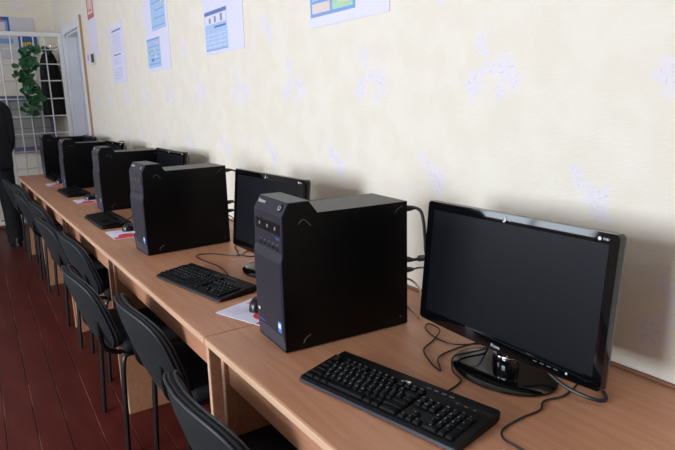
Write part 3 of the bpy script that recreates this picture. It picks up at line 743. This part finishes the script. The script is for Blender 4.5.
# grey panelled wall board low down
r = empty('wall_panel', 'grey panelled board in a violet-grey frame low on the end wall behind the grille', 'wall panel', (0, YF, .9))
b = nb(); box(b, -1.5, -.17, -.05, 0, 0, .60); obj('panel', b, M['cab'], r)
b = nb(); box(b, -1.55, -.13, -.075, 0, -.035, .03, .006); box(b, -1.55, -.13, -.10, 0, .56, .615, .006); box(b, -.17, -.13, -.07, 0, 0, .6, .005); box(b, -1.55, -1.5, -.07, 0, 0, .6, .005); obj('frame', b, M['cabtrim'], r)
b = nb()
for k in range(4): box(b, -1.5, -.17, -.054, -.049, .13+k*.11, .137+k*.11)
for k in range(6): box(b, -1.45+k*.22, -1.443+k*.22, -.054, -.049, .03, .56)
obj('grooves', b, M['cabdark'], r)
# coat on a hook of the side wall
r = empty('hanging_coat', 'long black coat hanging behind the grille next to the door', 'coat', (-.01, 6.40, 0))
b = nb(); N = 28; prof = [(2.0, .02, .03), (1.97, .06, .05), (1.90, .085, .10), (1.78, .10, .14), (1.6, .105, .165), (1.45, .11, .18), (1.30, .115, .19), (1.27, .10, .18)]
rings = []
for z, rx, ry in prof:
    rings.append([b.verts.new((-.115+rx*(1+.14*math.sin(5*2*PI*k/N))*math.cos(2*PI*k/N)*.95, ry*(1+.12*math.sin(6*2*PI*k/N+z*3))*math.sin(2*PI*k/N), z)) for k in range(N)])
for A, B in zip(rings, rings[1:]):
    for k in range(N): b.faces.new((A[k], A[(k+1) % N], B[(k+1) % N], B[k]))
b.faces.new(rings[0]); b.faces.new(rings[-1][::-1]); obj('body', b, M['coat'], r, True)
for sy in (1, -1):
    b = nb(); tube(b, catmull([(-.12, sy*.10, 1.9), (-.13, sy*.15, 1.75), (-.13, sy*.175, 1.5), (-.13, sy*.175, 1.32)], 5), .042, 12); obj('sleeve', b, M['coat'], r, True)
b = nb(); tube(b, catmull([(-.10, -.06, 1.96), (-.15, -.02, 2.02), (-.13, .05, 2.03), (-.07, .05, 1.99)], 5), .032, 10); obj('scarf', b, M['green'], r, True)
b = nb(); box(b, -.008, .009, -.02, .02, 1.97, 2.10, .003); tube(b, catmull([(-.0, 0, 2.06), (-.06, 0, 2.03), (-.08, 0, 2.07)], 4), .006, 8); tag(obj('coat_hook', b, M['chrome']), 'metal coat hook above the black coat on the side wall', 'hook').location = (-.01, 6.40, 0)
# ivy hanging on the grille
r = empty('hanging_ivy', 'green leafy ivy hanging down the white grille', 'plant', (-.385, GY-.0, 0))
rd = random.Random(11)
spines = [[(.0, .0, 2.13), (-.03, -.045, 2.0), (-.08, -.05, 1.86), (-.12, -.045, 1.74), (-.06, -.045, 1.60), (-.04, -.04, 1.45), (-.06, -.04, 1.33)],
          [(.03, .0, 2.13), (.05, -.045, 2.02), (.06, -.05, 1.92), (.0, -.05, 1.80), (-.01, -.045, 1.66), (.01, -.04, 1.52), (.0, -.04, 1.38)],
          [(.01, .0, 2.13), (.0, -.045, 2.03), (-.02, -.05, 1.9), (-.05, -.05, 1.75), (.03, -.045, 1.58), (.05, -.04, 1.46)]]
b = nb(); bl = nb()
for sp in spines:
    pts = catmull(sp, 8); tube(b, pts, .0035, 6)
    for i in range(9, len(pts)):
        for rep in range(1):
            p = pts[i]+Vector((rd.uniform(-.05, .05), rd.uniform(-.03, .0), rd.uniform(-.02, .02))); L = rd.uniform(.055, .08); W = L*.9
            d = Vector((rd.uniform(-1, 1), rd.uniform(-.9, -.1), rd.uniform(-1, .1))).normalized(); n_ = Vector((rd.uniform(-.5, .3), -1, rd.uniform(.1, .8))).normalized()
            sd = d.cross(n_).normalized(); n_ = sd.cross(d)
            prof = [(0, 0), (.12, .5), (.4, .62), (.75, .36), (1, 0)]
            mid = [bl.verts.new(p+d*L*a-n_*.004*(1-abs(2*a-1))) for a, _ in prof]
            lft = [bl.verts.new(p+d*L*a+sd*W*w_+n_*.004) for a, w_ in prof[1:-1]]; rgt = [bl.verts.new(p+d*L*a-sd*W*w_+n_*.004) for a, w_ in prof[1:-1]]
            for S in (lft, rgt):
                bl.faces.new((mid[0], mid[1], S[0])); bl.faces.new((mid[1], mid[2], S[1], S[0])); bl.faces.new((mid[2], mid[3], S[2], S[1])); bl.faces.new((mid[3], mid[4], S[2]))
obj('stems', b, M['stem'], r, True); obj('foliage', bl, M['leaf'], r, True)

# ------------------------------------------------------------------ person by the last chair
def skin_mesh(name, verts, edges, radii, m, parent=None, root=0, sub=2):
    me = bpy.data.meshes.new(name); me.from_pydata([Vector(v) for v in verts], edges, []); o = bpy.data.objects.new(name, me); C.objects.link(o)
    md = o.modifiers.new('Skin', 'SKIN'); md.use_smooth_shade = True
    for i, r_ in enumerate(radii):
        rr = r_ if isinstance(r_, tuple) else (r_, r_)
        me.skin_vertices[0].data[i].radius = rr
    me.skin_vertices[0].data[root].use_root = True
    sd = o.modifiers.new('Sub', 'SUBSURF'); sd.levels = sub; sd.render_levels = sub
    dg = bpy.context.evaluated_depsgraph_get(); dg.update()
    m2 = bpy.data.meshes.new_from_object(o.evaluated_get(dg)); m2.name = name
    bpy.data.objects.remove(o)
    m2.materials.clear(); m2.materials.append(m)
    for p in m2.polygons: p.use_smooth = True
    o = bpy.data.objects.new(name, m2); C.objects.link(o)
    if parent: o.parent = parent
    return o
class Sk:
    def __init__(s): s.v = []; s.e = []; s.r = []
    def chain(s, pts, start=None):
        prev = start
        for p, r_ in pts:
            s.v.append(p); s.r.append(r_); i = len(s.v)-1
            if prev is not None: s.e.append((prev, i))
            prev = i
        return prev
# stands with the back to the camera, hands folded in front; local +y is where the person faces
per = empty('person', 'person in black jacket, trousers and shoes standing at the left edge by the grille', 'person', (-.885, 5.50, 0), .12)
hgt = 1.0
k = Sk()
pel = k.chain([((0, 0, .92), .125)])
tor = k.chain([((0, .0, 1.06), .125), ((0, 0, 1.22), .145), ((0, -.01, 1.36), .13), ((0, -.005, 1.43), .07), ((0, .01, 1.49), .052), ((0, .02, 1.545), .07), ((0, .022, 1.62), .095), ((0, .018, 1.68), .085)], pel)
hands = {}
for s in (1, -1):
    k.chain([((s*.09, 0, .86), .09), ((s*.10, .01, .68), .075), ((s*.105, .015, .49), .052), ((s*.11, -.01, .30), .05), ((s*.112, -.02, .10), .036), ((s*.115, -.01, .06), .04), ((s*.12, .08, .035), .035), ((s*.125, .15, .028), .026)], pel)
    w_ = k.chain([((s*.10, -.01, 1.375), .075), ((s*.155, -.01, 1.35), .058), ((s*.168, -.005, 1.24), .048), ((s*.172, .0, 1.08), .042), ((s*.163, .085, .99), .038), ((s*.13, .175, .95), .028), ((s*.085, .205, .925), .034)], tor-5 if False else pel+3)
    hp = Vector((s*.085, .205, .925)); 
    d = Vector((-s*.62, .25, -.55)).normalized(); across = Vector((0, .55, -.35)).normalized()
    for j, ln in enumerate((.062, .072, .068, .052)):
        off = across*(.024-.016*j); b0 = hp+d*.02+off; 
        k.chain([(tuple(b0+d*.03), .010), (tuple(b0+d*(.03+ln*.5)+Vector((0, -.004, -.006))), .0088), (tuple(b0+d*(.03+ln)+Vector((0, -.018, -.014))), .0075)], w_)
    k.chain([(tuple(hp+across*.034+d*.005), .011), (tuple(hp+across*.05+d*.035), .0095), (tuple(hp+across*.052+d*.06), .008)], w_)
body = skin_mesh('body', k.v, k.e, k.r, M['skin'], per, 0, 1)
# face: nose, ears, eyes, mouth belong to the head
b = nb(); lathe(b, [(.004, 0), (.012, .008), (.010, .03), (.003, .04)], (0, .112, 1.60), 10); obj('nose', b, M['skin'], per, True)
for s in (1, -1):
    b = nb(); bmesh.ops.create_uvsphere(b, u_segments=12, v_segments=8, radius=.011); bmesh.ops.translate(b, vec=(s*.032, .098, 1.635), verts=b.verts); obj('eye', b, M['board'], per, True)
    b = nb(); bmesh.ops.create_uvsphere(b, u_segments=12, v_segments=8, radius=1); bmesh.ops.scale(b, vec=(.01, .018, .03), verts=b.verts); bmesh.ops.translate(b, vec=(s*.094, .015, 1.615), verts=b.verts); obj('ear', b, M['skin'], per, True)
b = nb(); tube(b, catmull([(-.022, .103, 1.572), (0, .110, 1.570), (.022, .103, 1.572)], 4), .005, 6); obj('mouth', b, M['pink'], per, True)
b = nb(); bmesh.ops.create_uvsphere(b, u_segments=20, v_segments=14, radius=1); bmesh.ops.scale(b, vec=(.098, .108, .10), verts=b.verts); bmesh.ops.translate(b, vec=(0, .005, 1.665), verts=b.verts)
bmesh.ops.delete(b, geom=[v for v in b.verts if v.co.y > .05 and v.co.z < 1.685 or v.co.z < 1.60], context='VERTS'); obj('hair', b, M['hair'], per, True)
b = nb(); N = 32; rings = []
for z, rx, ry, dy in ((.80, .178, .140, 0), (.803, .190, .150, 0), (.95, .190, .150, 0), (1.05, .184, .142, 0), (1.18, .190, .142, -.005), (1.30, .190, .132, -.01), (1.37, .168, .112, -.012), (1.415, .115, .09, -.008), (1.45, .082, .084, .0), (1.49, .072, .076, .006)):
    rings.append([b.verts.new((rx*math.cos(2*PI*q/N), dy+ry*math.sin(2*PI*q/N), z)) for q in range(N)])
for A, B in zip(rings, rings[1:]):
    for q in range(N): b.faces.new((A[q], A[(q+1) % N], B[(q+1) % N], B[q]))
jk = obj('jacket', b, M['jacket'], per, True)
for s in (1, -1):
    pts = catmull([(s*.115, -.01, 1.385), (s*.158, -.01, 1.345), (s*.172, -.005, 1.23), (s*.176, .005, 1.08), (s*.170, .075, .985), (s*.137, .155, .945), (s*.118, .178, .938)], 5)
    n_ = len(pts)-1; b = nb(); tube(b, pts, [.078-.030*(q/n_) for q in range(n_+1)], 16); obj('sleeve', b, M['jacket'], per, True)
b = nb(); N = 32; rings = []
for z, rx, ry in ((.775, .10, .09), (.78, .165, .128), (.84, .182, .14), (.95, .17, .132), (1.0, .15, .12)):
    rings.append([b.verts.new((rx*math.cos(2*PI*q/N), ry*math.sin(2*PI*q/N), z)) for q in range(N)])
for A, B in zip(rings, rings[1:]):
    for q in range(N): b.faces.new((A[q], A[(q+1) % N], B[(q+1) % N], B[q]))
b.faces.new(rings[0][::-1]); b.faces.new(rings[-1])
tr_ = obj('trousers', b, M['trousers'], per, True)
for s in (1, -1):
    pts = catmull([(s*.088, 0, .86), (s*.096, .004, .72), (s*.108, .012, .48), (s*.114, -.004, .28), (s*.118, -.010, .045)], 5); n_ = len(pts)-1
    b = nb(); tube(b, pts, [.098-.022*min(1, 1.6*q/n_) for q in range(n_+1)], 18); obj('trouser_leg', b, M['trousers'], tr_, True)
for s in (1, -1):
    b = nb(); N = 20; rings = []
    for z, f, g in ((0, 1, 1), (.018, 1.03, 1.02), (.045, .95, .9), (.07, .75, .62), (.10, .62, .42)):
        rings.append([b.verts.new((s*.118+.048*f*math.cos(2*PI*q/N)*(1-.15*math.sin(2*PI*q/N)), .045*g-.0+.145*g*math.sin(2*PI*q/N)-(.035 if z > .06 else 0), z)) for q in range(N)])
    for A, B in zip(rings, rings[1:]):
        for q in range(N): b.faces.new((A[q], A[(q+1) % N], B[(q+1) % N], B[q]))
    b.faces.new(rings[0][::-1]); b.faces.new(rings[-1]); obj('shoe', b, M['shoe'], per, True)

# ------------------------------------------------------------------ light, camera, view
w = bpy.data.worlds.new('World'); sc.world = w; w.use_nodes = True
bg = w.node_tree.nodes['Background']; bg.inputs['Color'].default_value = (.75, .86, 1, 1); bg.inputs['Strength'].default_value = .8

cam = bpy.data.cameras.new('Camera'); co = bpy.data.objects.new('Camera', cam); C.objects.link(co)
yaw, pitch, roll = .578842, .209979, -.027957
f = Vector((math.sin(yaw)*math.cos(pitch), math.cos(yaw)*math.cos(pitch), -math.sin(pitch))); rt = Vector((math.cos(yaw), -math.sin(yaw), 0)); up = rt.cross(f)
c_, s_ = math.cos(roll), math.sin(roll)
R_, U_ = c_*rt+s_*up, c_*up-s_*rt
co.matrix_world = frame_mat((-1.22795, -1.22931, 1.37231), R_, U_, -f)
cam.sensor_width = 36; cam.lens = 587.855*36/675; cam.clip_start = .02
sc.camera = co
sc.view_settings.view_transform = 'Standard'; sc.view_settings.look = 'None'; sc.view_settings.gamma = 1; sc.view_settings.use_curve_mapping = False
sc.view_settings.exposure = 0.33
sc.cycles.use_denoising = True
sc.cycles.max_bounces = 8; sc.cycles.diffuse_bounces = 5; sc.cycles.sample_clamp_indirect = 6
